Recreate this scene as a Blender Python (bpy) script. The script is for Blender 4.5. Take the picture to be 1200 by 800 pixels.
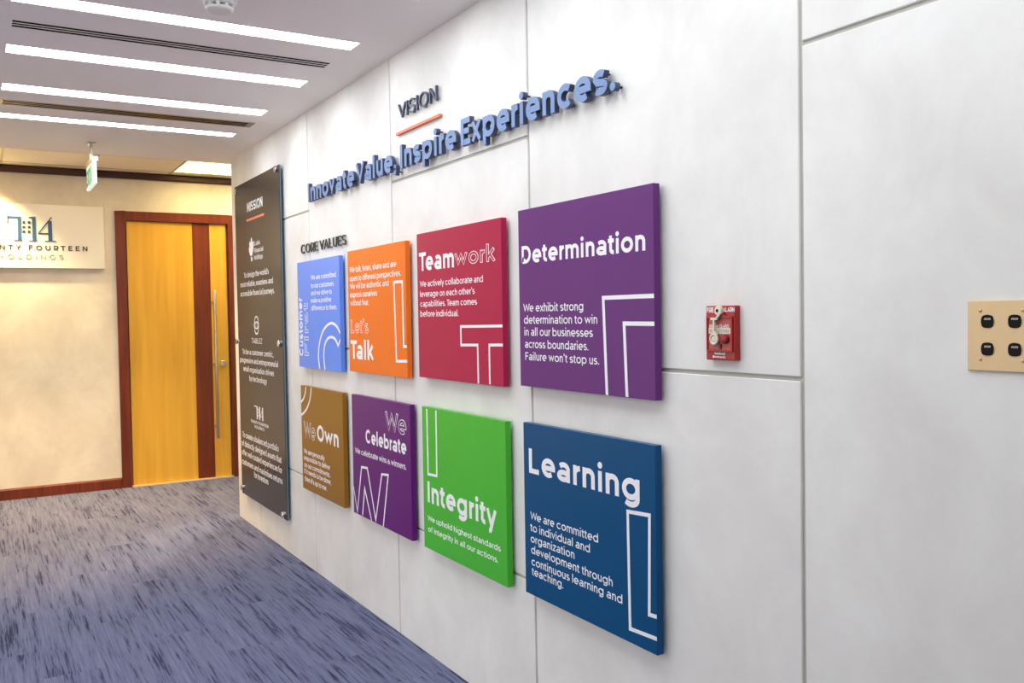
import bpy, bmesh, math
from mathutils import Vector, Matrix

for o in list(bpy.data.objects):
    bpy.data.objects.remove(o)
SC = bpy.context.scene
COL = SC.collection

# ------------------------------------------------------------------ camera
cam_d = bpy.data.cameras.new('camera')
cam = bpy.data.objects.new('camera', cam_d)
COL.objects.link(cam)
SC.camera = cam
cam_d.sensor_fit = 'HORIZONTAL'
cam_d.sensor_width = 36.0
cam_d.lens = 1046.78 / 1200 * 36
cam_d.clip_start = 0.02
YAW, PITCH, ROLL = 0.5398, -0.0297, -0.0164
_R = Vector((math.cos(YAW), -math.sin(YAW), 0))
_F = Vector((math.sin(YAW), math.cos(YAW), 0))
_Z = Vector((0, 0, 1))
_f2 = _F * math.cos(PITCH) + _Z * math.sin(PITCH)
_u2 = -_F * math.sin(PITCH) + _Z * math.cos(PITCH)
_r = _R * math.cos(ROLL) + _u2 * math.sin(ROLL)
_u = _u2 * math.cos(ROLL) - _R * math.sin(ROLL)
M4 = Matrix.Identity(4)
for i in range(3):
    M4[i][0], M4[i][1], M4[i][2] = _r[i], _u[i], -_f2[i]
M4.translation = Vector((-1.6843, 0.0, 1.5012))
cam.matrix_world = M4

# ------------------------------------------------------------------ world, exposure, room light levels
W = bpy.data.worlds.new('world')
SC.world = W
W.use_nodes = True
W.node_tree.nodes['Background'].inputs[0].default_value = (1.0, 0.975, 0.95, 1)
W.node_tree.nodes['Background'].inputs[1].default_value = 1.55
SC.view_settings.view_transform = 'Standard'
SC.view_settings.look = 'None'
SC.view_settings.exposure = 0.0
SC.view_settings.gamma = 1.0
SC.view_settings.use_curve_mapping = False
CORRIDOR_LAMP = 15.8
CORRIDOR_TINT = (0.92, 0.965, 1.0)
LOBBY_PANEL = 16.0
WARM = (1.0, 0.78, 0.48)
YELLOW = (1.0, 0.74, 0.36)


def area(name, loc, size, energy, color, aim=(0, 0, -1), sy=None):
    d = bpy.data.lights.new(name, 'AREA')
    d.energy = energy
    d.color = color
    d.shape = 'RECTANGLE'
    d.size = size
    d.size_y = sy or size
    o = bpy.data.objects.new(name, d)
    COL.objects.link(o)
    o.location = loc
    o.rotation_euler = Vector(aim).to_track_quat('-Z', 'Y').to_euler()
    return o


def spot(name, loc, energy, color, aim, angle, blend, radius=0.04):
    d = bpy.data.lights.new(name, 'SPOT')
    d.energy = energy
    d.color = color
    d.spot_size = math.radians(angle)
    d.spot_blend = blend
    d.shadow_soft_size = radius
    o = bpy.data.objects.new(name, d)
    COL.objects.link(o)
    o.location = loc
    o.rotation_euler = Vector(aim).to_track_quat('-Z', 'Y').to_euler()
    return o


# the lobby's wall washer, added lobby fill lights, and the lamp round the corner
spot('lobby_wall_washer', (-1.72, 8.33, 2.80), 200, YELLOW, (0.1, 0.34, -1), 90, 0.7)
spot('lobby_floor_fill', (-1.8, 7.45, 2.80), 250, (1.0, 0.67, 0.32), (0, -0.05, -1), 84, 0.7, 0.08)  # unseen spot added to warm the carpet
spot('lobby_floor_fill', (-0.7, 7.45, 2.80), 250, (1.0, 0.67, 0.32), (0, -0.05, -1), 84, 0.7, 0.08)  # its twin, likewise added for warm light on the floor
area('lobby_fill', (-1.1, 7.62, 2.82), 0.5, 10, WARM)  # unseen area light added to brighten the lobby
area('side_corridor_panel', (1.1, 8.1, 2.82), 0.4, 26, (1.0, 0.84, 0.6))
spot('side_corridor_lamp', (1.15, 8.5, 1.9), 160, (1.0, 0.9, 0.76), (-1.55, -2.4, -1.9), 26, 0.5, 0.04)
BOARD_TEXT = {'cel': {'body': (('We celebrate wins & winners.', 4.3343, 3.6981, 0.8081, 0.0288),),
         'head': (('Celebrate', 4.1841, 3.6948, 0.8772, 0.0674),),
         'outl': (('We', 3.9305, 3.6906, 0.9651, 0.0916),),
         'strokes': (((4.3705, 0.6277), (4.3199, 0.5036), (4.2491, 0.7464), (4.1719, 0.7516), (4.0745, 0.5063), (3.9867, 0.7477), (3.9086, 0.755), (3.9813, 0.4919)),
                     ((4.2493, 0.5013), (4.2122, 0.6439), (4.1283, 0.4876)))},
 'cus': {'body': (('We are committed', 4.9734, 4.5637, 1.7195, 0.0272), ('to our customers', 4.9767, 4.5985, 1.6728, 0.0272),
                  ('and we strive to', 4.9797, 4.632, 1.6315, 0.0272), ('make a positive', 4.9827, 4.6442, 1.589, 0.0272),
                  ('difference to them.', 4.9797, 4.5577, 1.546, 0.0272)),
         'strokes': (((4.8559, 1.2142), (4.8745, 1.2832), (4.8516, 1.3606), (4.7821, 1.4329), (4.6682, 1.4716), (4.5751, 1.4593), (4.5162, 1.4211)),
                     ((4.7685, 1.2147), (4.7846, 1.2908), (4.762, 1.3529), (4.7151, 1.3866), (4.6527, 1.3977), (4.5931, 1.3861), (4.5491, 1.3527), (4.512, 1.3859))),
         'vert': (('Customer', 5.1472, 5.2154, 1.2801, 1.6233), ('First', 5.0446, 5.1232, 1.2833, 1.5898))},
 'det': {'body': (('We exhibit strong', 2.6692, 2.3089, 1.5117, 0.0275), ('determination to win', 2.6659, 2.2356, 1.4698, 0.0275),
                  ('in all our businesses', 2.6649, 2.2589, 1.4282, 0.0275), ('across boundaries.', 2.6622, 2.2843, 1.3857, 0.0275),
                  ("Failure won't stop us.", 2.6607, 2.2292, 1.3429, 0.0275)),
         'head': (('Determination', 2.6744, 2.0002, 1.6794, 0.0614),),
         'strokes': (((2.1902, 1.2511), (2.2032, 1.5487), (1.9632, 1.5488)), ((2.092, 1.2528), (2.1019, 1.4703), (1.9627, 1.4695)))},
 'int': {'body': (('We uphold highest standards', 3.4821, 2.857, 0.6212, 0.0232), ('of integrity in all our actions.', 3.4808, 2.8769, 0.5744, 0.0232)),
         'head': (('Integrity', 3.4786, 2.8835, 0.702, 0.0905),),
         'strokes': (((3.4727, 1.1041), (3.4698, 0.8234), (3.3858, 0.8273), (3.383, 1.1046)),)},
 'lea': {'body': (('We are committed', 2.6445, 2.2467, 0.7847, 0.0273), ('to individual and', 2.6458, 2.2911, 0.7432, 0.0273),
                  ('organization', 2.6447, 2.3774, 0.7039, 0.0273), ('development through', 2.6425, 2.1749, 0.6648, 0.0273),
                  ('continuous learning and', 2.6414, 2.1277, 0.6236, 0.0273), ('teaching.', 2.6402, 2.445, 0.5886, 0.0273)),
         'head': (('Learning', 2.6478, 2.0392, 0.9480, 0.0860),),
         'strokes': (((1.9694, 0.5655), (2.0913, 0.5592), (2.0961, 0.9104), (1.9956, 0.9175), (2.0017, 0.6269), (1.9683, 0.6296)),)},
 'own': {'body': (('We are personally', 5.1771, 4.8102, 0.7024, 0.0288), ('responsible to deliver', 5.1769, 4.7215, 0.6627, 0.0288),
                  ('on our commitments.', 5.1751, 4.7242, 0.6211, 0.0288), ('If it needs to be done,', 5.1747, 4.7129, 0.5829, 0.0288),
                  ("then it's up to me.", 5.17, 4.7857, 0.5377, 0.0288)),
         'head': (('Own', 4.9269, 4.5774, 0.8043, 0.0909),),
         'outl': (('We', 5.1701, 4.9602, 0.7973, 0.0972),),
         'strokes': (((5.0176, 1.101), (5.0339, 1.0455), (5.0814, 0.9897), (5.1477, 0.949), (5.2192, 0.9235)),
                     ((5.1128, 1.0992), (5.1267, 1.0616), (5.1663, 1.0235), (5.2167, 1.0004)))},
 'tal': {'body': (('We talk, listen, share and are', 4.3554, 3.7658, 1.7302, 0.0291), ('open to different perspectives.', 4.3581, 3.7174, 1.6858, 0.0291),
                  ('We will be authentic and', 4.3544, 3.8555, 1.646, 0.0291), ('express ourselves', 4.357, 3.9989, 1.6032, 0.0291),
                  ('without fear.', 4.3547, 4.1052, 1.5612, 0.0291)),
         'head': (('Talk', 4.3649, 4.0588, 1.2911, 0.0945),),
         'outl': (("Let's", 4.357, 4.1185, 1.422, 0.0687),),
         'strokes': (((3.6587, 1.3013), (3.7835, 1.2984), (3.7965, 1.66), (3.7027, 1.6594), (3.7001, 1.3672), (3.6601, 1.368)),)},
 'tea': {'body': (('We actively collaborate and', 3.5159, 2.9575, 1.6279, 0.0253), ("leverage on each other's", 3.5162, 3.0246, 1.5844, 0.0253),
                  ('capabilities. Team comes', 3.5155, 3.0076, 1.5428, 0.0253), ('before individual.', 3.5174, 3.1627, 1.5, 0.0253)),
         'head': (('Team', 3.5197, 3.1941, 1.6961, 0.0788),),
         'outl': (('work', 3.188, 2.8605, 1.701, 0.0645),),
         'strokes': (((2.8149, 1.4614), (3.1445, 1.4586), (3.1438, 1.3851), (3.0078, 1.3879), (3.0064, 1.2403)), ((2.8153, 1.3918), (2.9167, 1.3898), (2.9166, 1.2429)))}}
MISSION = {'em': ((6.2538, 1.5183), (6.1031, 1.4011)),
 'head': (('MISSION', 6.3495, 5.9592, 2.251, 0.0649),),
 'l1': (('Lulu', 6.1861, 6.0461, 2.0057, 0.0302), ('Financial', 6.1906, 5.969, 1.9569, 0.0302), ('Holdings', 6.1951, 5.9815, 1.9091, 0.0302)),
 'l2': (('TABLEZ', 6.3162, 6.0415, 1.3331, 0.036),),
 'l3': (('TWENTY FOURTEEN', 6.3922, 5.9465, 0.7712, 0.0203), ('HOLDINGS', 6.2929, 6.0441, 0.7403, 0.0203)),
 'leaf': ((6.3617, 2.0536), (6.2075, 1.8946)),
 'p1': (("To design the world's", 6.4804, 5.8493, 1.796, 0.0376), ('most reliable, seamless and', 6.5831, 5.7565, 1.7325, 0.0376),
        ('accessible financial journeys.', 6.5897, 5.7313, 1.6664, 0.0376)),
 'p2': (('To be a customer centric,', 6.5726, 5.7898, 1.2507, 0.0373), ('progressive and entrepreneurial', 6.6473, 5.6875, 1.189, 0.0373),
        ('retail organization driven', 6.563, 5.7886, 1.1269, 0.0373), ('by technology', 6.3989, 5.9535, 1.0645, 0.0373)),
 'p3': (('To create a balanced portfolio', 6.633, 5.7198, 0.6402, 0.0413), ('of distinctly designed assets that', 6.6592, 5.663, 0.5742, 0.0413),
        ('offer well-curated experiences for', 6.6608, 5.6554, 0.5076, 0.0413), ('customers and maximises returns', 6.6677, 5.6499, 0.4384, 0.0413),
        ('for investors', 6.3373, 5.9802, 0.3847, 0.0413)),
 'rule': ((6.3733, 2.196), (5.9253, 2.1935)),
 'so': ((6.6361, 2.429), (5.6256, 2.4469), (6.7146, 1.3383), (5.6334, 1.3431), (6.6606, 0.2608), (5.6434, 0.2438)),
 't14': ((6.2895, 0.8979), (6.0591, 0.8074))}
SLOGAN = {'core': ('CORE VALUES', 5.2219, 4.4707, 1.8843, 0.0534),
 'rule': ((3.7905, 2.3337), (3.3427, 2.3365)),
 'slogan': (('Innovate', 4.9968, 4.2698, 2.1554, 0.1098), ('Value,', 4.2434, 3.745, 2.1651, 0.1), ('Inspire', 3.7004, 3.157, 2.166, 0.1017),
            ('Experiences.', 3.115, 2.1306, 2.1639, 0.1031)),
 'vision': ('VISION', 3.7557, 3.362, 2.3966, 0.0638)}
COMPANY = {'Tb': ((-1.3993, 2.199), (-1.3307, 2.1956)),
 'Ts': ((-1.3603, 2.4042), (-1.3353, 2.2009)),
 'Tt': ((-1.4366, 2.401), (-1.3308, 2.3857)),
 'edge': ((-0.6925, 2.5078), (-0.7055, 1.9669)),
 'f_b': ((-1.1675, 2.2048), (-1.0762, 2.201)),
 'f_bar': ((-1.2078, 2.2691), (-1.1091, 2.2577)),
 'f_diag': ((-1.2079, 2.2654), (-1.1032, 2.406)),
 'f_left': ((-1.2925, 2.1117),),
 'f_st': ((-1.1318, 2.4048), (-1.1015, 2.2067)),
 'lc': ((-1.2598, 2.3045),),
 'one': ((-1.2522, 2.4043), (-1.2241, 2.2041)),
 'oneb': ((-1.2803, 2.2025), (-1.2195, 2.1988)),
 'oneflag': ((-1.2764, 2.396), (-1.251, 2.3899)),
 't1': (-0.829, 2.1209, 2.1629),
 't2': (-1.0197, 2.0425, 2.0821),
 'win': (((-1.3235, 2.3635), (-1.3034, 2.3426)), ((-1.2853, 2.365), (-1.2635, 2.3441)), ((-1.3246, 2.3238), (-1.3046, 2.3029)), ((-1.2864, 2.3252), (-1.2646, 2.3043)),
         ((-1.3257, 2.285), (-1.3057, 2.264)), ((-1.2875, 2.2863), (-1.2657, 2.2653)))}
ALARM = {'band': ((1.7345, 1.4586), (1.6554, 1.4434)),
 'bar': ((1.7054, 1.4793), (1.7059, 1.4419)),
 'disc': ((1.6928, 1.5044),),
 'front': ((1.7464, 1.5162), (1.6405, 1.5166), (1.7484, 1.3741), (1.6423, 1.3735)),
 'knob': ((1.6709, 1.4303),),
 'lab': ((1.7142, 1.3985), (1.6765, 1.3897)),
 'loop': ((1.707, 1.4298),),
 'plate': ((1.7357, 1.4838), (1.6513, 1.4833), (1.7368, 1.4013), (1.6523, 1.4023)),
 't2': (('BREAK GLASS', 1.7319, 1.6606, 1.4597, 0.0078),),
 't3': (('PULL DOWN', 1.7299, 1.6622, 1.4459, 0.0089),),
 't4': (('edwards', 1.7167, 1.6736, 1.3801, 0.0069),),
 'text': (('FIRE', 1.7425, 1.7176, 1.4987, 0.0136), ('ALARM', 1.6827, 1.6422, 1.4999, 0.012))}

# ------------------------------------------------------------------ materials
def mat(name, rgb, rough=0.5, metal=0.0, emit=0.0, spec=0.5, coat=0.0, grain=0.0, gscale=40.0, bump=0.0):
    m = bpy.data.materials.new(name)
    m.use_nodes = True
    nt = m.node_tree
    b = nt.nodes['Principled BSDF']
    b.inputs['Base Color'].default_value = (*rgb, 1)
    b.inputs['Roughness'].default_value = rough
    b.inputs['Metallic'].default_value = metal
    b.inputs['Specular IOR Level'].default_value = spec
    b.inputs['Coat Weight'].default_value = coat
    if emit:
        b.inputs['Emission Color'].default_value = (*rgb, 1)
        b.inputs['Emission Strength'].default_value = emit
    if grain or bump:
        tc = nt.nodes.new('ShaderNodeNewGeometry')
        n = nt.nodes.new('ShaderNodeTexNoise')
        n.inputs['Scale'].default_value = gscale
        n.inputs['Detail'].default_value = 4
        nt.links.new(tc.outputs['Position'], n.inputs['Vector'])
        if grain:
            mx = nt.nodes.new('ShaderNodeMix')
            mx.data_type = 'RGBA'
            mx.inputs[6].default_value = (*[c * (1 - grain) for c in rgb], 1)
            mx.inputs[7].default_value = (*[min(1, c * (1 + grain)) for c in rgb], 1)
            nt.links.new(n.outputs['Fac'], mx.inputs[0])
            nt.links.new(mx.outputs[2], b.inputs['Base Color'])
        if bump:
            bp = nt.nodes.new('ShaderNodeBump')
            bp.inputs['Strength'].default_value = bump
            bp.inputs['Distance'].default_value = 0.004
            nt.links.new(n.outputs['Fac'], bp.inputs['Height'])
            nt.links.new(bp.outputs['Normal'], b.inputs['Normal'])
    return m


def srgb(r, g, b):
    f = lambda c: c / 12.92 if c <= 0.04045 else ((c + 0.055) / 1.055) ** 2.4
    return tuple(f(c / 255) for c in (r, g, b))


def plaster(name, a, b, rough=0.55):
    """trowelled wall panel finish: cloudy tone, faint vertical brushing"""
    m = bpy.data.materials.new(name)
    m.use_nodes = True
    nt = m.node_tree
    bs = nt.nodes['Principled BSDF']
    bs.inputs['Roughness'].default_value = rough
    bs.inputs['Specular IOR Level'].default_value = 0.35
    g = nt.nodes.new('ShaderNodeNewGeometry')
    mp = nt.nodes.new('ShaderNodeMapping')
    mp.inputs['Scale'].default_value = (1.0, 1.0, 0.85)
    nt.links.new(g.outputs['Position'], mp.inputs['Vector'])
    n1 = nt.nodes.new('ShaderNodeTexNoise')
    n1.inputs['Scale'].default_value = 3.2
    n1.inputs['Detail'].default_value = 7
    n1.inputs['Roughness'].default_value = 0.62
    n1.inputs['Distortion'].default_value = 0.3
    nt.links.new(mp.outputs[0], n1.inputs['Vector'])
    r = nt.nodes.new('ShaderNodeValToRGB')
    r.color_ramp.elements[0].position = 0.32
    r.color_ramp.elements[0].color = (*a, 1)
    r.color_ramp.elements[1].position = 0.66
    r.color_ramp.elements[1].color = (*b, 1)
    nt.links.new(n1.outputs['Fac'], r.inputs[0])
    nt.links.new(r.outputs[0], bs.inputs['Base Color'])
    bp = nt.nodes.new('ShaderNodeBump')
    bp.inputs['Strength'].default_value = 0.06
    bp.inputs['Distance'].default_value = 0.01
    nt.links.new(n1.outputs['Fac'], bp.inputs['Height'])
    nt.links.new(bp.outputs['Normal'], bs.inputs['Normal'])
    return m


def wood(name, dark, light, axis='Z', rough=0.35, scale=9.0):
    m = bpy.data.materials.new(name)
    m.use_nodes = True
    nt = m.node_tree
    bs = nt.nodes['Principled BSDF']
    bs.inputs['Roughness'].default_value = rough
    g = nt.nodes.new('ShaderNodeNewGeometry')
    mp = nt.nodes.new('ShaderNodeMapping')
    s = [scale, scale, scale]
    s['XYZ'.index(axis)] = scale * 0.06
    mp.inputs['Scale'].default_value = s
    nt.links.new(g.outputs['Position'], mp.inputs['Vector'])
    n = nt.nodes.new('ShaderNodeTexNoise')
    n.inputs['Scale'].default_value = 3
    n.inputs['Detail'].default_value = 6
    n.inputs['Distortion'].default_value = 0.6
    nt.links.new(mp.outputs[0], n.inputs['Vector'])
    r = nt.nodes.new('ShaderNodeValToRGB')
    r.color_ramp.elements[0].position = 0.3
    r.color_ramp.elements[0].color = (*dark, 1)
    r.color_ramp.elements[1].position = 0.7
    r.color_ramp.elements[1].color = (*light, 1)
    nt.links.new(n.outputs['Fac'], r.inputs[0])
    nt.links.new(r.outputs[0], bs.inputs['Base Color'])
    return m


def carpet_material():
    """carpet planks 0.25 x 1 m laid along the corridor, woven streaks running lengthwise"""
    m = bpy.data.materials.new('streaked_carpet')
    m.use_nodes = True
    nt = m.node_tree
    L = nt.links.new
    bs = nt.nodes['Principled BSDF']
    bs.inputs['Roughness'].default_value = 0.95
    bs.inputs['Specular IOR Level'].default_value = 0.1
    g = nt.nodes.new('ShaderNodeNewGeometry')
    sp = nt.nodes.new('ShaderNodeSeparateXYZ')
    L(g.outputs['Position'], sp.inputs[0])

    def mth(op, a, b=None):
        n = nt.nodes.new('ShaderNodeMath')
        n.operation = op
        for i, q in enumerate((a, b)):
            if q is None:
                continue
            if isinstance(q, (int, float)):
                n.inputs[i].default_value = q
            else:
                L(q, n.inputs[i])
        return n.outputs[0]
    col = mth('FLOOR', mth('DIVIDE', sp.outputs[0], 0.25))
    sh = mth('MULTIPLY', col, 0.37)
    row = mth('FLOOR', mth('ADD', sp.outputs[1], sh))
    cb = nt.nodes.new('ShaderNodeCombineXYZ')
    L(col, cb.inputs[0])
    L(row, cb.inputs[1])
    wn = nt.nodes.new('ShaderNodeTexWhiteNoise')
    wn.noise_dimensions = '3D'
    L(cb.outputs[0], wn.inputs['Vector'])

    def streak(sx, sy, scale_off, detail):
        c = nt.nodes.new('ShaderNodeCombineXYZ')
        L(mth('MULTIPLY', sp.outputs[0], sx), c.inputs[0])
        L(mth('MULTIPLY', sp.outputs[1], sy), c.inputs[1])
        L(mth('MULTIPLY', wn.outputs['Value'], scale_off), c.inputs[2])
        n = nt.nodes.new('ShaderNodeTexNoise')
        n.inputs['Scale'].default_value = 1
        n.inputs['Detail'].default_value = detail
        n.inputs['Roughness'].default_value = 0.6
        L(c.outputs[0], n.inputs['Vector'])
        return n.outputs['Fac']
    a = streak(74, 2.3, 40, 4)
    b = streak(210, 7.0, 23, 3)
    c = streak(11, 1.8, 11, 3)
    v = mth('ADD', mth('MULTIPLY', a, 0.48), mth('MULTIPLY', b, 0.28))
    v = mth('ADD', v, mth('MULTIPLY', c, 0.27))
    v = mth('ADD', v, mth('MULTIPLY', wn.outputs['Value'], 0.03))
    r = nt.nodes.new('ShaderNodeValToRGB')
    e = r.color_ramp.elements
    e[0].position, e[0].color = 0.43, (*srgb(54, 57, 84), 1)
    e[1].position, e[1].color = 0.66, (*srgb(120, 125, 152), 1)
    k = e.new(0.50)
    k.color = (*srgb(100, 105, 134), 1)
    L(v, r.inputs[0])
    L(r.outputs[0], bs.inputs['Base Color'])
    bp = nt.nodes.new('ShaderNodeBump')
    bp.inputs['Strength'].default_value = 0.4
    bp.inputs['Distance'].default_value = 0.004
    L(b, bp.inputs['Height'])
    L(bp.outputs['Normal'], bs.inputs['Normal'])
    return m


WALL = plaster('wall_panel_plaster', srgb(226, 224, 220), srgb(240, 239, 236))
FARWALL = plaster('far_wall_plaster', srgb(214, 206, 192), srgb(234, 228, 216))
CEIL = mat('ceiling_paint', srgb(246, 240, 236), 0.8, grain=0.02, gscale=6)
TILE = mat('ceiling_tile', srgb(236, 226, 206), 0.85, grain=0.03, gscale=60)
CARPET = carpet_material()
GROOVE = mat('groove_grey', srgb(190, 187, 179), 0.7, grain=0.05)
MAHOG = wood('mahogany', srgb(92, 34, 14), srgb(124, 52, 22))
CROWNWOOD = wood('dark_wood', srgb(52, 26, 16), srgb(74, 38, 24), 'X')
MAPLE = wood('maple_veneer', srgb(216, 162, 50), srgb(230, 180, 66), scale=5.0)
STEEL = mat('brushed_steel', srgb(200, 198, 192), 0.28, 1.0, grain=0.05)
CHROME = mat('chrome', srgb(225, 225, 228), 0.12, 1.0, grain=0.02)
BRASS = mat('brushed_brass', srgb(212, 184, 142), 0.38, 0.5, grain=0.05, gscale=90)
WHITE = mat('white_print', srgb(245, 245, 248), 0.5, grain=0.02)
WHITEPLASTIC = mat('white_plastic', srgb(236, 234, 230), 0.4, grain=0.02)
BLACK = mat('black_plastic', srgb(14, 13, 14), 0.45, grain=0.1, spec=0.15)
VOID = mat('duct_black', srgb(22, 20, 19), 0.8, grain=0.1)
REDPL = mat('red_enamel', srgb(166, 24, 26), 0.32, grain=0.05)
REDPLATE = mat('salmon_red_plate', srgb(186, 84, 70), 0.4, grain=0.06)
REDKNOB = mat('deep_red_knob', srgb(140, 16, 26), 0.3, grain=0.05)
BONE = mat('bone_white_metal', srgb(222, 214, 196), 0.35, grain=0.04)
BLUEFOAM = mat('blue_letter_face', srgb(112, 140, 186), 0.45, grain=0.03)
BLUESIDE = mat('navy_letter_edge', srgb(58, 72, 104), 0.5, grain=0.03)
SLATE = mat('slate_letter', srgb(62, 72, 94), 0.4, grain=0.04)
CHARCOAL = mat('charcoal_letter', srgb(52, 54, 62), 0.45, grain=0.04)
ORANGEBAR = mat('orange_bar', srgb(226, 120, 82), 0.45, grain=0.03)
MISSIONM = mat('dark_taupe_acrylic', srgb(56, 50, 54), 0.24, grain=0.04, spec=0.25)
GLASSEDGE = mat('teal_glass_edge', srgb(92, 124, 140), 0.15, grain=0.06)
LOGOBLUE = mat('logo_blue', srgb(44, 84, 124), 0.4, grain=0.04)
LOGODARK = mat('logo_dark', srgb(58, 50, 44), 0.5, grain=0.04)
LOGOGOLD = mat('logo_gold', srgb(156, 136, 104), 0.5, grain=0.04)
SIGNWHITE = mat('sign_white', srgb(244, 240, 230), 0.4, grain=0.015)
GREEN = mat('exit_green', srgb(20, 160, 110), 0.4, emit=0.35)
EXITFACE = mat('exit_lit_white', srgb(224, 250, 238), 0.4, emit=0.55)
LAMP = mat('lamp_diffuser', CORRIDOR_TINT, 0.5, emit=CORRIDOR_LAMP)
LAMPWARM = mat('warm_lamp_diffuser', (1.0, 0.84, 0.5), 0.5, emit=LOBBY_PANEL)
LOUVRE = mat('louvre_white', srgb(240, 232, 200), 0.4, grain=0.03)


# ------------------------------------------------------------------ mesh helpers
def box(bm, x0, x1, y0, y1, z0, z1, mi=0):
    vs = [bm.verts.new((x, y, z)) for x in (x0, x1) for y in (y0, y1) for z in (z0, z1)]
    for f in ((0, 1, 3, 2), (4, 6, 7, 5), (0, 4, 5, 1), (2, 3, 7, 6), (0, 2, 6, 4), (1, 5, 7, 3)):
        bm.faces.new([vs[i] for i in f]).material_index = mi


def prism(bm, pts, x0, x1, axis='X', mi=0):
    """polygon pts=(a,b); axis X: (y,z) extruded in x; axis Y: (x,z) extruded in y; axis Z: (x,y) extruded in z"""
    def P(a, b, d):
        return {'X': (d, a, b), 'Y': (a, d, b), 'Z': (a, b, d)}[axis]
    A = [bm.verts.new(P(a, b, x0)) for a, b in pts]
    B = [bm.verts.new(P(a, b, x1)) for a, b in pts]
    n = len(pts)
    bm.faces.new(A).material_index = mi
    bm.faces.new(B[::-1]).material_index = mi
    for i in range(n):
        j = (i + 1) % n
        bm.faces.new((A[i], B[i], B[j], A[j])).material_index = mi


def lathe(bm, prof, origin, axis='X', n=32, mi=0):
    """prof: (radius, height along axis); axis 'X','Y','Z' with sign via heights"""
    rings = []
    ox, oy, oz = origin
    for r, h in prof:
        ring = []
        for k in range(n):
            t = 2 * math.pi * k / n
            c, s = r * math.cos(t), r * math.sin(t)
            p = {'X': (ox + h, oy + c, oz + s), 'Y': (ox + c, oy + h, oz + s), 'Z': (ox + c, oy + s, oz + h)}[axis]
            ring.append(bm.verts.new(p))
        rings.append(ring)
    for a, b in zip(rings, rings[1:]):
        for k in range(n):
            q = (k + 1) % n
            bm.faces.new((a[k], a[q], b[q], b[k])).material_index = mi
    bm.faces.new(rings[0]).material_index = mi
    bm.faces.new(rings[-1][::-1]).material_index = mi


def torus(bm, origin, R, r, axis='X', n=28, m=10):
    ox, oy, oz = origin
    vs = []
    for k in range(n):
        t = 2 * math.pi * k / n
        row = []
        for q in range(m):
            p = 2 * math.pi * q / m
            d, h = R + r * math.cos(p), r * math.sin(p)
            a, b = d * math.cos(t), d * math.sin(t)
            row.append(bm.verts.new({'X': (ox + h, oy + a, oz + b), 'Z': (ox + a, oy + b, oz + h)}[axis]))
        vs.append(row)
    for k in range(n):
        for q in range(m):
            bm.faces.new((vs[k][q], vs[(k + 1) % n][q], vs[(k + 1) % n][(q + 1) % m], vs[k][(q + 1) % m]))


def make(name, bm, mats, parent=None, bevel=0.0, smooth=False, seg=2):
    bmesh.ops.remove_doubles(bm, verts=bm.verts, dist=1e-6)
    bmesh.ops.recalc_face_normals(bm, faces=bm.faces)
    if bevel:
        es = [e for e in bm.edges if len(e.link_faces) == 2 and e.calc_face_angle(0) > 0.6]
        bmesh.ops.bevel(bm, geom=es, offset=bevel, segments=seg, affect='EDGES', profile=0.5)
    me = bpy.data.meshes.new(name)
    bm.to_mesh(me)
    bm.free()
    for m in (mats if isinstance(mats, (list, tuple)) else [mats]):
        me.materials.append(m)
    if smooth:
        for p in me.polygons:
            p.use_smooth = True
        try:
            me.set_sharp_from_angle(angle=math.radians(40))
        except Exception:
            pass
    o = bpy.data.objects.new(name, me)
    COL.objects.link(o)
    if parent:
        put(o, parent)
    return o


def put(o, parent):
    o.parent = parent
    pl = parent
    t = Vector((0, 0, 0))
    while pl:
        t += pl.location
        pl = pl.parent
    if o.type == 'MESH':
        o.data.transform(Matrix.Translation(-t))


def tag(o, label=None, cat=None, group=None, kind=None):
    if label:
        o['label'] = label
    if cat:
        o['category'] = cat
    if group:
        o['group'] = group
    if kind:
        o['kind'] = kind
    return o


def thing(name, loc, label, cat, group=None, kind=None):
    o = bpy.data.objects.new(name, None)
    o.empty_display_size = 0.05
    COL.objects.link(o)
    o.location = loc
    return tag(o, label, cat, group, kind)


def struct(name, bm, mats, parent=None, bevel=0.0):
    o = make(name, bm, mats, parent, bevel)
    if not parent:
        o['kind'] = 'structure'
    return o


NB = bmesh.new

# ------------------------------------------------------------------ lettering: a geometric sans drawn with strokes
_cache = {}
CAP, XH, ASC, DSC = 0.70, 0.525, 0.735, -0.18


def _arc(cx, cy, rx, ry, a0, a1, n=10):
    n = max(3, int(abs(a1 - a0) / 360 * n * 2) + 1)
    return [(cx + rx * math.cos(math.radians(a0 + (a1 - a0) * i / n)), cy + ry * math.sin(math.radians(a0 + (a1 - a0) * i / n))) for i in range(n + 1)]


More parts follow.
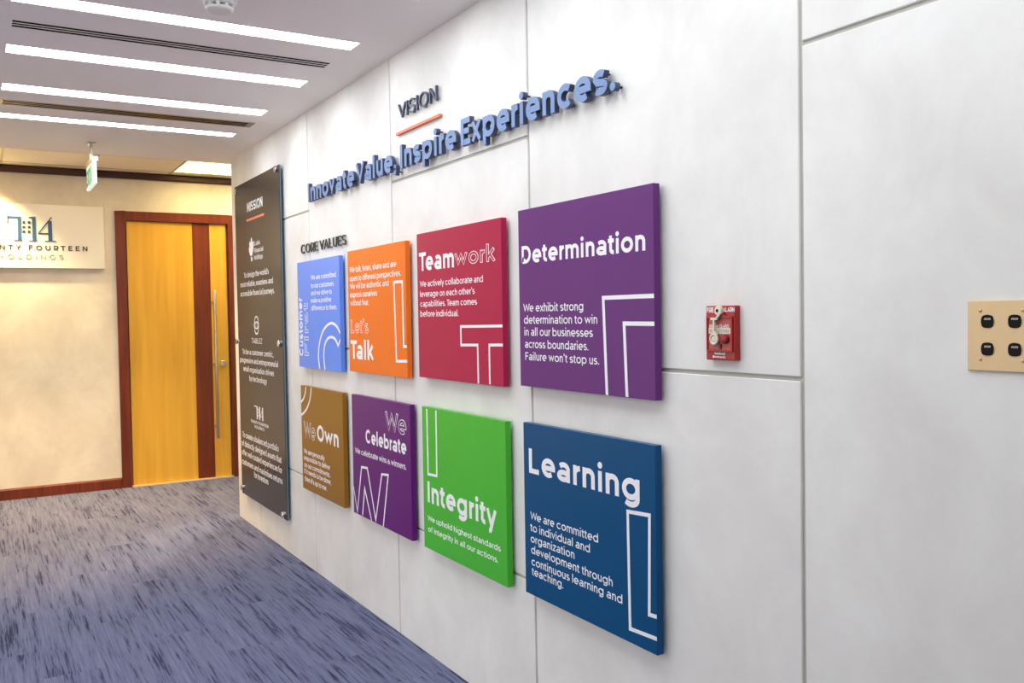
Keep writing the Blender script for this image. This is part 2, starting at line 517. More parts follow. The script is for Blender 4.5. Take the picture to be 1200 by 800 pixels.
def glyph_strokes(ch, w):
    """centre lines ((points, closed, clip?) ...), discs and advance of one letter at stroke weight w"""
    h = w / 2
    sb = 0.075 - 0.15 * w * 0.2
    L = sb + h
    S, D = [], []
    A = _arc

    def s(*pts):
        S.append((list(pts), False))

    def c(pts, closed=False):
        S.append((pts, closed))
    dot = h * 1.22
    if ch in 'bdpqgoce':
        rx, ry = 0.285 - h + 0.015, XH / 2 - h + 0.006
        cx, cy = sb * 0.75 + h + rx, XH / 2
        if ch in 'oce':
            if ch == 'o':
                c(A(cx, cy, rx, ry, 0, 360)[:-1], True)
            elif ch == 'c':
                c(A(cx, cy, rx, ry, 45, 315))
            else:
                c(A(cx, cy, rx, ry, -4, 308))
                s((cx - rx, cy - h * 0.1), (cx + rx + h * 0.97, cy - h * 0.1))
            return S, D, cx + rx * (0.84 if ch == 'c' else 1.0) + h + sb * (0.5 if ch == 'c' else 0.6)
        if ch in 'bp':
            cx = L + rx
            c(A(cx, cy, rx, ry, 0, 360)[:-1], True)
            s((L, 0 if ch == 'b' else DSC), (L, ASC if ch == 'b' else XH))
            return S, D, cx + rx + h + sb * 0.75
        c(A(cx, cy, rx, ry, 0, 360)[:-1], True)
        xr = cx + rx
        if ch == 'd':
            s((xr, 0), (xr, ASC))
        elif ch == 'q':
            s((xr, DSC), (xr, XH))
        else:
            gy = DSC + h
            c([(xr, XH), (xr, 0.04)] + A(cx, 0.04, rx, 0.04 - gy, 0, -140)[1:])
        return S, D, xr + h + sb
    if ch == 'a':
        bw = 0.40
        xr = L - 0.02 + bw
        yt = XH - h + 0.006
        c([(xr, 0), (xr, XH * 0.60)] + A((L + xr) / 2 - 0.0, XH * 0.60, bw / 2, yt - XH * 0.60, 0, 140)[1:])
        c(A(L - 0.02 + bw / 2, 0.158, bw / 2, 0.158 - h + 0.006, 0, 360)[:-1], True)
        return S, D, xr + h + sb
    if ch in 'nhm':
        sp = 0.335 if ch != 'm' else 0.325
        yc = XH * 0.62
        s((L, 0), (L, XH if ch != 'h' else ASC))
        x = L
        for k in range(2 if ch == 'm' else 1):
            c(A(x + sp / 2, yc, sp / 2, XH - h + 0.006 - yc, 178, 0) + [(x + sp, 0)])
            x += sp
        return S, D, x + h + sb * 0.9
    if ch == 'u':
        sp = 0.335
        yc = XH * 0.40
        c([(L, XH)] + A(L + sp / 2, yc, sp / 2, yc - h + 0.006, 180, 360))
        s((L + sp, 0), (L + sp, XH))
        return S, D, L + sp + h + sb
    if ch == 'r':
        s((L, 0), (L, XH))
        c(A(L + 0.20, XH * 0.56, 0.20, XH - h - XH * 0.56, 176, 88))
        return S, D, L + 0.20 + 0.03
    if ch in 'tf':
        x = 0.04 + 0.10 + h * 0.3
        if ch == 't':
            c([(x, ASC * 0.87), (x, 0.16)] + A(x + 0.13, 0.16, 0.13, 0.16 - h + 0.006, 180, 285)[1:])
        else:
            c([(x, 0), (x, ASC - 0.17)] + A(x + 0.13, ASC - 0.17, 0.13, 0.17 - h, 180, 75)[1:])
        s((x - h - 0.07, XH - h * 0.9), (x + 0.17, XH - h * 0.9))
        return S, D, x + 0.21
    if ch in 'ilj':
        s((L, 0 if ch != 'j' else DSC), (L, XH if ch != 'l' else ASC))
        if ch != 'l':
            D.append((L, ASC - dot + 0.02, dot))
        return S, D, L + h + sb
    if ch == 's':
        rx, m = 0.20 - h * 0.35, XH / 2
        r1 = (XH - w) / 4
        cx = 0.045 + h + rx * 0.9
        c(A(cx, m + r1, rx * 0.92, r1, 38, 180)[:-1] + [(cx - rx * 0.92, m + r1 * 0.9), (cx - rx * 0.62, m + r1 * 0.22), (cx + rx * 0.62, m - r1 * 0.22)] +
          A(cx, m - r1, rx, r1, 12, -142))
        return S, D, cx + rx + h + 0.03
    if ch == 'k':
        s((L, 0), (L, ASC))
        s((L, 0.17), (L + 0.36, XH))
        s((L + 0.135, 0.30), (L + 0.385, 0))
        return S, D, L + 0.43
    if ch in 'vwxyz':
        q = 0.02 + h
        if ch == 'v':
            c([(q, XH), (q + 0.205, 0.0 + h * 0.9), (q + 0.41, XH)])
            return S, D, q + 0.41 + q
        if ch == 'w':
            c([(q, XH), (q + 0.18, h * 0.9), (q + 0.355, XH - h * 0.8), (q + 0.53, h * 0.9), (q + 0.71, XH)])
            return S, D, q * 2 + 0.71
        if ch == 'x':
            s((q, XH), (q + 0.38, 0))
            s((q, 0), (q + 0.38, XH))
            return S, D, q * 2 + 0.38
        if ch == 'y':
            s((q, XH), (q + 0.215, 0.03))
            c([(q + 0.43, XH), (q + 0.19, -0.04)] + A(q + 0.09, -0.06, 0.10, 0.14 - h, -5, -95)[1:])
            return S, D, q * 2 + 0.43
        c([(0.05, XH - h), (0.05 + 0.36, XH - h), (0.07, h), (0.43, h)])
        return S, D, 0.48
    # capitals
    R = 0.355 - h
    cy = CAP / 2
    ry = cy - h + 0.006
    if ch in 'OCGQ':
        cx = sb * 0.8 + h + R
        if ch == 'O':
            c(A(cx, cy, R, ry, 0, 360, 14)[:-1], True)
            return S, D, cx + R + h + sb * 0.8
        c(A(cx, cy, R, ry, 45, 315 if ch == 'C' else 330, 14))
        if ch == 'G':
            s((cx + R * 0.86, 0.13), (cx + R * 0.86, cy))
        return S, D, cx + R + h + 0.02
    if ch == 'D':
        c([(L, h), (L, CAP - h), (L + 0.20, CAP - h)] + A(L + 0.20, cy, 0.36 - h, cy - h, 90, -90, 14)[1:] + [(L, h)], True)
        return S, D, L + 0.56 + sb * 0.8
    if ch in 'EFL':
        s((L, 0), (L, CAP))
        if ch in 'EF':
            s((L, CAP - h), (L + 0.42, CAP - h))
            s((L, cy + 0.01), (L + 0.37, cy + 0.01))
        if ch in 'EL':
            s((L, h), (L + (0.43 if ch == 'E' else 0.39), h))
        return S, D, L + 0.45 + 0.02
    if ch == 'H':
        s((L, 0), (L, CAP)); s((L + 0.46, 0), (L + 0.46, CAP)); s((L, cy), (L + 0.46, cy))
        return S, D, L + 0.46 + L
    if ch == 'I':
        s((L, 0), (L, CAP))
        return S, D, L * 2
    if ch == 'N':
        s((L, 0), (L, CAP)); s((L + 0.46, 0), (L + 0.46, CAP)); s((L, CAP - h * 0.6), (L + 0.46, h * 0.6))
        return S, D, L * 2 + 0.46
    if ch == 'M':
        s((L, 0), (L, CAP)); s((L + 0.58, 0), (L + 0.58, CAP)); c([(L, CAP - h * 0.6), (L + 0.29, 0.16), (L + 0.58, CAP - h * 0.6)])
        return S, D, L * 2 + 0.58
    if ch == 'K':
        s((L, 0), (L, CAP)); s((L, 0.2), (L + 0.45, CAP)); s((L + 0.16, 0.36), (L + 0.48, 0))
        return S, D, L + 0.53
    if ch == 'T':
        s((0.02, CAP - h), (0.58, CAP - h)); s((0.30, 0), (0.30, CAP))
        return S, D, 0.60
    if ch in 'RPB':
        r = 0.185 if ch == 'B' else 0.215 - h * 0.3
        rr = (CAP - h - (cy if ch == 'B' else 0.245)) / 2
        yb = CAP - h - 2 * rr
        s((L, 0), (L, CAP))
        c([(L, CAP - h), (L + 0.24, CAP - h)] + A(L + 0.24, CAP - h - rr, r, rr, 90, -90)[1:] + [(L, yb)])
        if ch == 'R':
            s((L + 0.23, yb), (L + 0.41, 0))
        if ch == 'B':
            r2 = (yb - h) / 2
            c([(L, yb), (L + 0.26, yb)] + A(L + 0.26, h + r2, r + 0.02, r2, 90, -90)[1:] + [(L, h)])
        return S, D, L + 0.49
    if ch == 'S':
        rx, m = 0.245 - h * 0.3, CAP / 2
        r1 = (CAP - w) / 4
        cx = 0.05 + h + rx * 0.9
        c(A(cx, m + r1, rx * 0.94, r1, 40, 180)[:-1] + [(cx - rx * 0.94, m + r1 * 0.9), (cx - rx * 0.62, m + r1 * 0.2), (cx + rx * 0.62, m - r1 * 0.2)] +
          A(cx, m - r1, rx, r1, 12, -142))
        return S, D, cx + rx + h + 0.04
    if ch == 'U':
        c([(L, CAP), (L, 0.27)] + A(L + 0.23, 0.27, 0.23, 0.27 - h + 0.006, 180, 360)[1:] + [(L + 0.46, CAP)])
        return S, D, L * 2 + 0.46
    if ch == 'V':
        q = 0.01 + h
        c([(q, CAP), (q + 0.29, h * 0.9), (q + 0.58, CAP)])
        return S, D, q * 2 + 0.58
    if ch == 'W':
        q = 0.01 + h
        c([(q, CAP), (q + 0.22, h * 0.9), (q + 0.45, CAP - h * 0.8), (q + 0.68, h * 0.9), (q + 0.90, CAP)])
        return S, D, q * 2 + 0.90
    if ch == 'A':
        q = 0.01 + h
        c([(q, 0), (q + 0.29, CAP - h * 0.9), (q + 0.58, 0)])
        s((q + 0.09, 0.18), (q + 0.49, 0.18))
        return S, D, q * 2 + 0.58
    if ch == 'Y':
        q = 0.01 + h
        c([(q, CAP), (q + 0.26, 0.27), (q + 0.52, CAP)]); s((q + 0.26, 0), (q + 0.26, 0.30))
        return S, D, q * 2 + 0.52
    if ch == 'X':
        q = 0.01 + h
        s((q, CAP), (q + 0.5, 0)); s((q, 0), (q + 0.5, CAP))
        return S, D, q * 2 + 0.5
    if ch == 'Z':
        c([(0.05, CAP - h), (0.52, CAP - h), (0.07, h), (0.54, h)])
        return S, D, 0.58
    if ch == '.':
        D.append((0.05 + dot, dot, dot))
        return S, D, 0.10 + dot * 2
    if ch == ',':
        D.append((0.05 + dot, dot, dot))
        s((0.05 + dot * 1.25, dot * 0.8), (0.05 + dot * 0.55, -dot * 1.5))
        return S, D, 0.10 + dot * 2
    if ch == "'":
        s((L, ASC), (L - 0.01, ASC - 0.2))
        return S, D, L * 2 - 0.02
    if ch == '-':
        s((0.05, 0.26), (0.30, 0.26))
        return S, D, 0.35
    if ch == '&':
        c([(0.62, 0.02), (0.17, 0.52)] + A(0.30, 0.555, 0.14, 0.145 - h, 180, 0)[1:] + A(0.27, 0.19, 0.21, 0.19 - h + 0.006, 140, 330)[0:] + [(0.58, 0.34)])
        return S, D, 0.66
    return S, D, 0.25     # space


def _strip(V, Fc, pts, closed, w, inset, lo, hi, top=1.0):
    """solid stroke along pts, thickness -1..1; inset shortens open ends"""
    P = [Vector(p) for p in pts]
    P = [p for i, p in enumerate(P) if i == 0 or (p - P[i - 1]).length > 1e-5]
    n = len(P)
    if inset and not closed:
        P[0] = P[0] + (P[1] - P[0]).normalized() * inset
        P[-1] = P[-1] + (P[-2] - P[-1]).normalized() * inset
    b = len(V)
    for i in range(n):
        a0 = P[i] - P[i - 1] if (i or closed) else None
        a1 = P[(i + 1) % n] - P[i] if (i < n - 1 or closed) else None
        d0 = (a0 if a0 is not None else a1).normalized()
        d1 = (a1 if a1 is not None else a0).normalized()
        n1 = Vector((-d1.y, d1.x))
        m = Vector((-d0.y, d0.x)) + n1
        m = m.normalized() if m.length > 1e-6 else n1
        k = min(3.2, 1 / max(0.2, m.dot(n1)))
        for sgn in (1, -1):
            q = P[i] + m * (sgn * w / 2 * k)
            y = min(max(q.y, lo), hi)
            V.append((q.x, y, -1.0))
            V.append((q.x, y, top))
    for i in range(n if closed else n - 1):
        p, q = b + 4 * i, b + 4 * ((i + 1) % n)
        Fc += [(p, q, q + 2, p + 2), (p + 1, p + 3, q + 3, q + 1), (p, p + 1, q + 1, q), (p + 2, q + 2, q + 3, p + 3)]
    if not closed:
        e = b + 4 * (n - 1)
        Fc += [(b, b + 2, b + 3, b + 1), (e, e + 1, e + 3, e + 2)]


def letter(ch, w, shrink=0.0, step=0.16):
    S, D, adv = glyph_strokes(ch, w)
    V, Fc = [], []
    lo = (DSC if ch in 'gjpqy' else -0.012) + shrink if ch not in ',' else -1
    if ch in 'gjpqy':
        lo = DSC - 0.01 + shrink
    hi = (ASC + 0.03 if ch in "bdfhijklt'" else (CAP if ch.isupper() else (XH + 0.012))) - shrink
    if ch.isupper():
        lo, hi = -0.008 + shrink, CAP + 0.008 - shrink
    for k, (pts, closed) in enumerate(S):
        _strip(V, Fc, pts, closed, w - 2 * shrink, shrink, lo, hi, 1.0 - step * k)
    for x, y, r in D:
        r -= shrink
        b = len(V)
        for q in range(14):
            a = 2 * math.pi * q / 14
            V += [(x + r * math.cos(a), y + r * math.sin(a), -1.0), (x + r * math.cos(a), y + r * math.sin(a), 1.0)]
        Fc.append(tuple(b + 2 * q for q in range(14)))
        Fc.append(tuple(b + 2 * q + 1 for q in range(13, -1, -1)))
        for q in range(14):
            u, v = b + 2 * q, b + 2 * ((q + 1) % 14)
            Fc.append((u, v, v + 1, u + 1))
    return V, Fc, adv


KERN = {'We': -0.07, 'Te': -0.09, 'Ta': -0.10, 'Va': -0.05, 'To': -0.08, 'rn': 0.01, 'ty': -0.01, 'LD': 0.0, 'AL': 0.0, 'VA': -0.05}


def layout(s, w, spacing=0.0, shrink=0.0, step=0.16):
    """per letter (char, V, F) with x already advanced; plus overall x0, x1 of the unshrunk word"""
    key = (s, w, spacing, shrink, step)
    if key in _cache:
        return _cache[key]
    out, x = [], 0.0
    x0, x1 = 1e9, -1e9
    for i, ch in enumerate(s):
        V, Fc, adv = letter(ch, w, shrink, step)
        if V:
            o = letter(ch, w)[0]
            x0 = min(x0, x + min(v[0] for v in o))
            x1 = max(x1, x + max(v[0] for v in o))
            out.append((ch, [(a + x, b, c) for a, b, c in V], Fc))
        x += adv + spacing + KERN.get(s[i:i + 2], 0.0)
    _cache[key] = (out, x0, x1)
    return _cache[key]


def place_word(bm, spec, where, thick, w, spacing=0.0, shrink=0.0):
    """spec = (text, left, right, base, cap height); where(u, z, t) gives the world point, t = 0..thick off the face"""
    s, left, right, zb, cap = spec
    out, x0, x1 = layout(s, w, spacing, shrink)
    k = cap / CAP
    for ch, V, Fc in out:
        vs = [bm.verts.new(where(left + (a - x0) / (x1 - x0) * (right - left), zb + b * k, thick * (c + 1) / 2)) for a, b, c in V]
        for f in Fc:
            try:
                bm.faces.new([vs[i] for i in f])
            except ValueError:
                pass


def on_right(x_face):
    return lambda u, z, t: (x_face - t, u, z)


def on_far(y_face):
    return lambda u, z, t: (u, y_face - t, z)


def finish(name, bm, material, parent):
    bmesh.ops.recalc_face_normals(bm, faces=bm.faces)
    me = bpy.data.meshes.new(name)
    bm.to_mesh(me)
    bm.free()
    me.materials.append(material)
    o = bpy.data.objects.new(name, me)
    COL.objects.link(o)
    put(o, parent)
    return o


def words(name, specs, x_face, parent, material, thick=0.0006, w=0.10, spacing=0.0):
    bm = NB()
    for sp in specs:
        place_word(bm, sp, on_right(x_face), thick, w, spacing)
    return finish(name, bm, material, parent)


def outlined(name, specs, x_face, parent, material, fill, w=0.14, t=0.028):
    bm = NB()
    for sp in specs:
        place_word(bm, sp, on_right(x_face), 0.0006, w)
    o = finish(name, bm, material, parent)
    bm = NB()
    for sp in specs:
        place_word(bm, sp, on_right(x_face - 0.0006), 0.0002, w, 0.0, t)
    finish('letter_interior', bm, fill, o)
    return o


def smooth_line(P, n=5):
    """Catmull-Rom through the points"""
    P = [Vector(p) for p in P]
    Q = [P[0] * 2 - P[1]] + P + [P[-1] * 2 - P[-2]]
    out = []
    for i in range(1, len(Q) - 2):
        a, b_, c, d = Q[i - 1:i + 3]
        for k in range(n):
            t = k / n
            out.append(tuple(0.5 * (2 * b_ + (c - a) * t + (2 * a - 5 * b_ + 4 * c - d) * t * t + (3 * b_ - a - 3 * c + d) * t ** 3)))
    return out + [tuple(P[-1])]


def stroke(bm, pts, w, x_face, thick=0.0008, clip=None):
    """mitred line of width w through (y,z) points, lying on a wall-parallel face"""
    P = [Vector((a, b)) for a, b in pts]
    n = len(P)
    Lf, Rt = [], []
    for i in range(n):
        d0 = (P[i] - P[i - 1]).normalized() if i else None
        d1 = (P[i + 1] - P[i]).normalized() if i < n - 1 else None
        d0 = d0 or d1
        d1 = d1 or d0
        n0, n1 = Vector((-d0.y, d0.x)), Vector((-d1.y, d1.x))
        mt = (n0 + n1)
        mt = mt.normalized() if mt.length > 1e-6 else n0
        k = min(2.6, 1 / max(0.2, mt.dot(n1)))
        Lf.append(P[i] + mt * (w / 2 * k))
        Rt.append(P[i] - mt * (w / 2 * k))
    def C(p):
        if clip:
            y0, y1, z0, z1 = clip
            return (min(max(p.x, y0), y1), min(max(p.y, z0), z1))
        return (p.x, p.y)
    for i in range(n - 1):
        q = [C(p) for p in (Lf[i], Lf[i + 1], Rt[i + 1], Rt[i])]
        prism(bm, q, x_face, x_face - thick)


# ------------------------------------------------------------------ structure
bm = NB()
box(bm, -7.0, 2.6, -5.0, 9.0, -0.08, 0.0)
struct('floor', bm, CARPET)

LAMPS = [(3.777 - 0.727 * k, 0.128) for k in range(5, 0, -1)] + [(3.777, 0.120), (4.503, 0.137), (5.233, 0.146), (5.951, 0.119)]
LX0, LX1 = -1.5407, -0.2047
VENTS = [(4.0609, 4.1642), (5.5291, 5.6441)]
VX0, VX1 = -1.5367, -0.2035
CZ, CEND = 2.7, 7.05

bm = NB()
box(bm, -2.6, LX0, -2.5, CEND, CZ, 2.82)
box(bm, LX1, 0.012, -2.5, CEND, CZ, 2.82)
cuts = sorted([(c - w / 2, c + w / 2) for c, w in LAMPS] + VENTS)
y = -2.5
for a, b in cuts:
    box(bm, LX0, LX1, y, a, CZ, 2.82)
    y = b
box(bm, LX0, LX1, y, CEND, CZ, 2.82)
box(bm, -2.6, 0.012, -2.5, CEND, 2.86, 2.9)
struct('ceiling', bm, CEIL)

# lobby ceiling of square lay-in tiles
LZ = 2.84
bm = NB()
TX = [-2.81, -2.14, -1.47, -0.80, -0.13, 0.54, 1.21, 1.88, 2.55]
TY = [7.05, 7.19, 7.86, 8.53, 8.80]
for i in range(len(TX) - 1):
    for j in range(len(TY) - 1):
        if i == 4 and j == 2:
            continue
        box(bm, max(-2.6, TX[i]) + 0.006, TX[i + 1] - 0.006, TY[j] + 0.006, TY[j + 1] - 0.006, LZ, LZ + 0.02)
box(bm, -2.6, 2.55, 7.05, 8.8, LZ + 0.1, LZ + 0.14)
struct('ceiling', bm, TILE)
bm = NB()
for x in TX[1:-1]:
    box(bm, x - 0.008, x + 0.008, 7.05, 8.75, LZ - 0.003, LZ + 0.012)
for yy in TY[1:-1]:
    for i in range(len(TX) - 1):
        box(bm, max(-2.6, TX[i]) + 0.008, TX[i + 1] - 0.008, yy - 0.008, yy + 0.008, LZ - 0.003, LZ + 0.012)
struct('trim_1', bm, mat('ceiling_grid_bar', srgb(188, 168, 134), 0.5, grain=0.04))

# right wall: running-bond panels 1.21 x 1.583 m with 10 mm open joints
PW, J4 = 1.2093, 1.4684
ZG = (0.5445, 1.3363, 2.1278)
g = 0.0058
bm = NB()
WEND = 6.90
joints = [J4 + PW * k for k in range(-4, 5)] + [WEND + g]
cols = list(zip(joints, joints[1:]))
for i, (a, b) in enumerate(cols):
    par = (i - 3) % 2      # column 3 runs from the viewer's near side to the joint by the alarm
    levels = [0.0, ZG[0], ZG[2], 2.72] if par == 0 else [0.0, ZG[1], 2.72]
    for k in range(len(levels) - 1):
        z0 = levels[k] + (g if k else 0.0)
        z1 = levels[k + 1] - (g if k < len(levels) - 2 else 0.0)
        box(bm, 0.0, 0.008, a + g, b - g, z0, z1)
bmesh.ops.remove_doubles(bm, verts=bm.verts, dist=1e-6)
es = [e for e in bm.edges if all(abs(v.co.x) < 1e-6 for v in e.verts)]
bmesh.ops.bevel(bm, geom=es, offset=0.0018, segments=1, affect='EDGES')
box(bm, 0.0065, 0.25, joints[0], WEND, 0.0, 2.72, 1)
wr = struct('wall_right', bm, [WALL, GROOVE])

# far wall with the doorway opening, split by a vertical joint left of the door
FY = 8.691
DX0, DX1, DZ = -0.515, 0.388, 2.405
bm = NB()
box(bm, -2.6, -0.606, FY, FY + 0.12, 0, LZ)
box(bm, -0.603, DX0, FY, FY + 0.12, 0, LZ)
box(bm, DX0, DX1, FY, FY + 0.12, DZ, LZ)
box(bm, DX1, 2.55, FY, FY + 0.12, 0, LZ)
box(bm, -0.61, -0.60, FY + 0.003, FY + 0.1, 0, LZ)
box(bm, -2.6, 2.55, FY + 0.12, FY + 0.2, 0, LZ)
struct('wall_far', bm, FARWALL)
bm = NB()
box(bm, -2.7, -2.6, 5.6, FY + 0.2, 0, 2.98)
box(bm, -2.7, -2.6, -2.6, 1.6, 0, 2.98)  # stretch between the two lengths left open to let world light in
struct('wall_left', bm, FARWALL)
bm = NB()
box(bm, -2.6, 0.25, -2.7, -2.6, 0, 2.98)
struct('wall_back', bm, FARWALL)
bm = NB()
box(bm, 2.55, 2.65, 6.6, FY + 0.2, 0, 2.98)
box(bm, 0.25, 2.55, 6.6, 6.7, 0, 2.98)
struct('wall_side', bm, FARWALL)
bm = NB()
box(bm, 0.012, 2.55, 6.7, 7.05, LZ, LZ + 0.1)
box(bm, 0.012, 0.25, 6.6, 6.9, 2.72, LZ)
struct('ceiling', bm, TILE)

# crown rail and baseboard on the far wall
bm = NB()
prism(bm, [(FY, 2.777), (FY - 0.022, 2.777), (FY - 0.030, 2.79), (FY - 0.030, 2.824), (FY - 0.024, 2.8365), (FY, 2.8365)], -2.6, 2.55)
struct('trim_2', bm, CROWNWOOD)
bm = NB()
prism(bm, [(FY, 0), (FY - 0.016, 0), (FY - 0.016, 0.082), (FY - 0.008, 0.096), (FY, 0.096)], -2.6, -0.600)
prism(bm, [(FY, 0), (FY - 0.016, 0), (FY - 0.016, 0.082), (FY - 0.008, 0.096), (FY, 0.096)], 0.474, 2.55)
struct('baseboard_far', bm, MAHOG)

# ------------------------------------------------------------------ door
door = thing('door_1', (-0.06, FY, 0), None, None, None, 'structure')
bm = NB()
for s in ((-0.598, DX0), (DX1, 0.472)):
    box(bm, s[0], s[1], FY - 0.022, FY, 0.0, 2.488)
    box(bm, s[0] if s[0] > 0 else s[1] - 0.012, s[1] if s[0] < 0 else s[0] + 0.012, FY, FY + 0.03, 0.0, DZ)
box(bm, DX0, DX1, FY - 0.022, FY, DZ, 2.488)
make('door_frame', bm, MAHOG, door, bevel=0.004)
bm = NB()
LY = FY + 0.006
box(bm, DX0 + 0.014, 0.0665, LY, LY + 0.045, 0.012, DZ - 0.004)
box(bm, 0.2225, DX1 - 0.014, LY, LY + 0.045, 0.012, DZ - 0.004)
leaf = make('door_leaf', bm, MAPLE, door)
bm = NB()
box(bm, 0.0668, 0.2222, LY - 0.003, LY + 0.045, 0.012, DZ - 0.004)
tag(make('inlay_strip', bm, MAHOG, leaf), 'dark mahogany upright strip')
bm = NB()
hx = 0.242
lathe(bm, [(0.0105, 0.385), (0.013, 0.388), (0.013, 1.777), (0.0105, 1.78)], (hx, LY - 0.065, 0), 'Z', 16)
for hz in (0.50, 1.085, 1.668):
    lathe(bm, [(0.009, -0.065), (0.009, 0.0)], (hx - 0.004, LY, hz), 'Y', 12)
tag(make('pull_handle', bm, STEEL, leaf, smooth=True), 'long steel bar pull handle')
bm = NB()
lathe(bm, [(0.03, 0.0), (0.03, -0.008), (0.026, -0.012), (0.012, -0.013), (0.012, -0.03), (0.009, -0.032)], (0.318, LY, 1.083), 'Y', 24)
tag(make('lock_cylinder', bm, STEEL, leaf, smooth=True), 'round steel lock')
bm = NB()
box(bm, DX0 + 0.002, DX1 - 0.002, FY - 0.03, FY + 0.05, 0.0, 0.010)
make('threshold', bm, mat('pale_threshold', srgb(214, 196, 160), 0.4, grain=0.05), door)

# ------------------------------------------------------------------ ceiling lamps and vents
LABELS = {
    8: 'lit strip ceiling lamp nearest the lobby, shortest in view, just beyond the farther vent',
    7: 'lit strip ceiling lamp between the two air vents, nearer the lobby of the pair',
    6: 'lit strip ceiling lamp directly beyond the nearer black-slotted air vent',
    5: 'widest lit strip ceiling lamp, between the smoke detector and the nearer vent',
    4: 'lit strip ceiling lamp of which only the tip shows at the top edge',
}
for i, (c, w) in enumerate(LAMPS):
    lab = LABELS.get(i, 'strip ceiling lamp overhead, outside the picture')
    t = thing('ceiling_light', (-0.873, c, CZ), lab, 'ceiling light', 'strip lamps across the corridor ceiling')
    bm = NB()
    y0, y1 = c - w / 2, c + w / 2
    box(bm, LX0, LX1, y0, y0 + 0.004, CZ + 0.001, CZ + 0.06)
    box(bm, LX0, LX1, y1 - 0.004, y1, CZ + 0.001, CZ + 0.06)
    box(bm, LX0, LX0 + 0.004, y0 + 0.004, y1 - 0.004, CZ + 0.001, CZ + 0.06)
    box(bm, LX1 - 0.004, LX1, y0 + 0.004, y1 - 0.004, CZ + 0.001, CZ + 0.06)
    box(bm, LX0, LX1, y0, y1, CZ + 0.06, CZ + 0.065)
    make('housing', bm, WHITEPLASTIC, t)
    bm = NB()
    box(bm, LX0 + 0.004, LX1 - 0.004, y0 + 0.004, y1 - 0.004, CZ + 0.002, CZ + 0.008)
    make('diffuser', bm, LAMP, t)

for i, (y0, y1) in enumerate(VENTS):
    lab = ('nearer slot air vent with three black slots in the white ceiling',
           'farther slot air vent with warm reflection in its colour, between the last two strip lamps')[i]
    t = thing('air_vent', ((VX0 + VX1) / 2, (y0 + y1) / 2, CZ), lab, 'vent', 'slot air vents in the ceiling')
    vm = WHITEPLASTIC if i == 0 else mat('warm_reflection_vent', srgb(150, 134, 112), 0.35, 0.3, grain=0.05)  # second vent's brown tint has a warm reflection painted into it
    bm = NB()
    e = 0.006
    box(bm, LX0 - 0.022, LX1 + 0.022, y0 - 0.014, y0 + e, CZ - 0.001, CZ)
    box(bm, LX0 - 0.022, LX1 + 0.022, y1 - e, y1 + 0.014, CZ - 0.001, CZ)
    box(bm, LX0 - 0.022, LX0 + 0.014, y0 + e, y1 - e, CZ - 0.001, CZ)
    box(bm, LX1 - 0.014, LX1 + 0.022, y0 + e, y1 - e, CZ - 0.001, CZ)
    make('frame', bm, CEIL if i == 0 else vm, t)
    span = y1 - y0 - 2 * e
    for k in (1, 2):
        yc = y0 + e + span * k / 3
        bm = NB()
        box(bm, LX0 + 0.014, LX1 - 0.014, yc - 0.0055, yc + 0.0055, CZ - 0.001, CZ - 0.0002)
        make('blade', bm, vm, t)
    bm = NB()
    box(bm, LX0, LX1, y0, y0 + 0.003, CZ + 0.0015, CZ + 0.06)
    box(bm, LX0, LX1, y1 - 0.003, y1, CZ + 0.0015, CZ + 0.06)
    box(bm, LX0, LX0 + 0.003, y0 + 0.003, y1 - 0.003, CZ + 0.0015, CZ + 0.06)
    box(bm, LX1 - 0.003, LX1, y0 + 0.003, y1 - 0.003, CZ + 0.0015, CZ + 0.06)
    box(bm, LX0, LX1, y0, y1, CZ + 0.06, CZ + 0.065)
    make('plenum', bm, VOID, t)

# smoke detector
sx, sy = -0.872, 3.44
t = thing('smoke_detector', (sx, sy, CZ), 'round white smoke detector on the ceiling at the top edge', 'smoke detector')
bm = NB()
lathe(bm, [(0.066, 0.0), (0.066, -0.010), (0.060, -0.016)], (sx, sy, CZ), 'Z', 40)
make('base', bm, WHITEPLASTIC, t, smooth=True)
bm = NB()
lathe(bm, [(0.058, -0.016), (0.057, -0.026), (0.052, -0.030)], (sx, sy, CZ), 'Z', 40)
lathe(bm, [(0.052, -0.038), (0.050, -0.046), (0.043, -0.050), (0.040, -0.0485), (0.001, -0.0485)], (sx, sy, CZ), 'Z', 40)
for k in range(10):
    a = 2 * math.pi * k / 10
    c, s = math.cos(a), math.sin(a)
    prism(bm, [(sx + c * q - s * h, sy + s * q + c * h) for q, h in ((0.040, -0.006), (0.053, -0.006), (0.053, 0.006), (0.040, 0.006))], CZ - 0.04, CZ - 0.028, 'Z')
make('chamber_cover', bm, WHITEPLASTIC, t, smooth=True)
bm = NB()
lathe(bm, [(0.040, -0.028), (0.040, -0.040)], (sx, sy, CZ), 'Z', 32)
make('sensor_core', bm, BLACK, t, smooth=True)

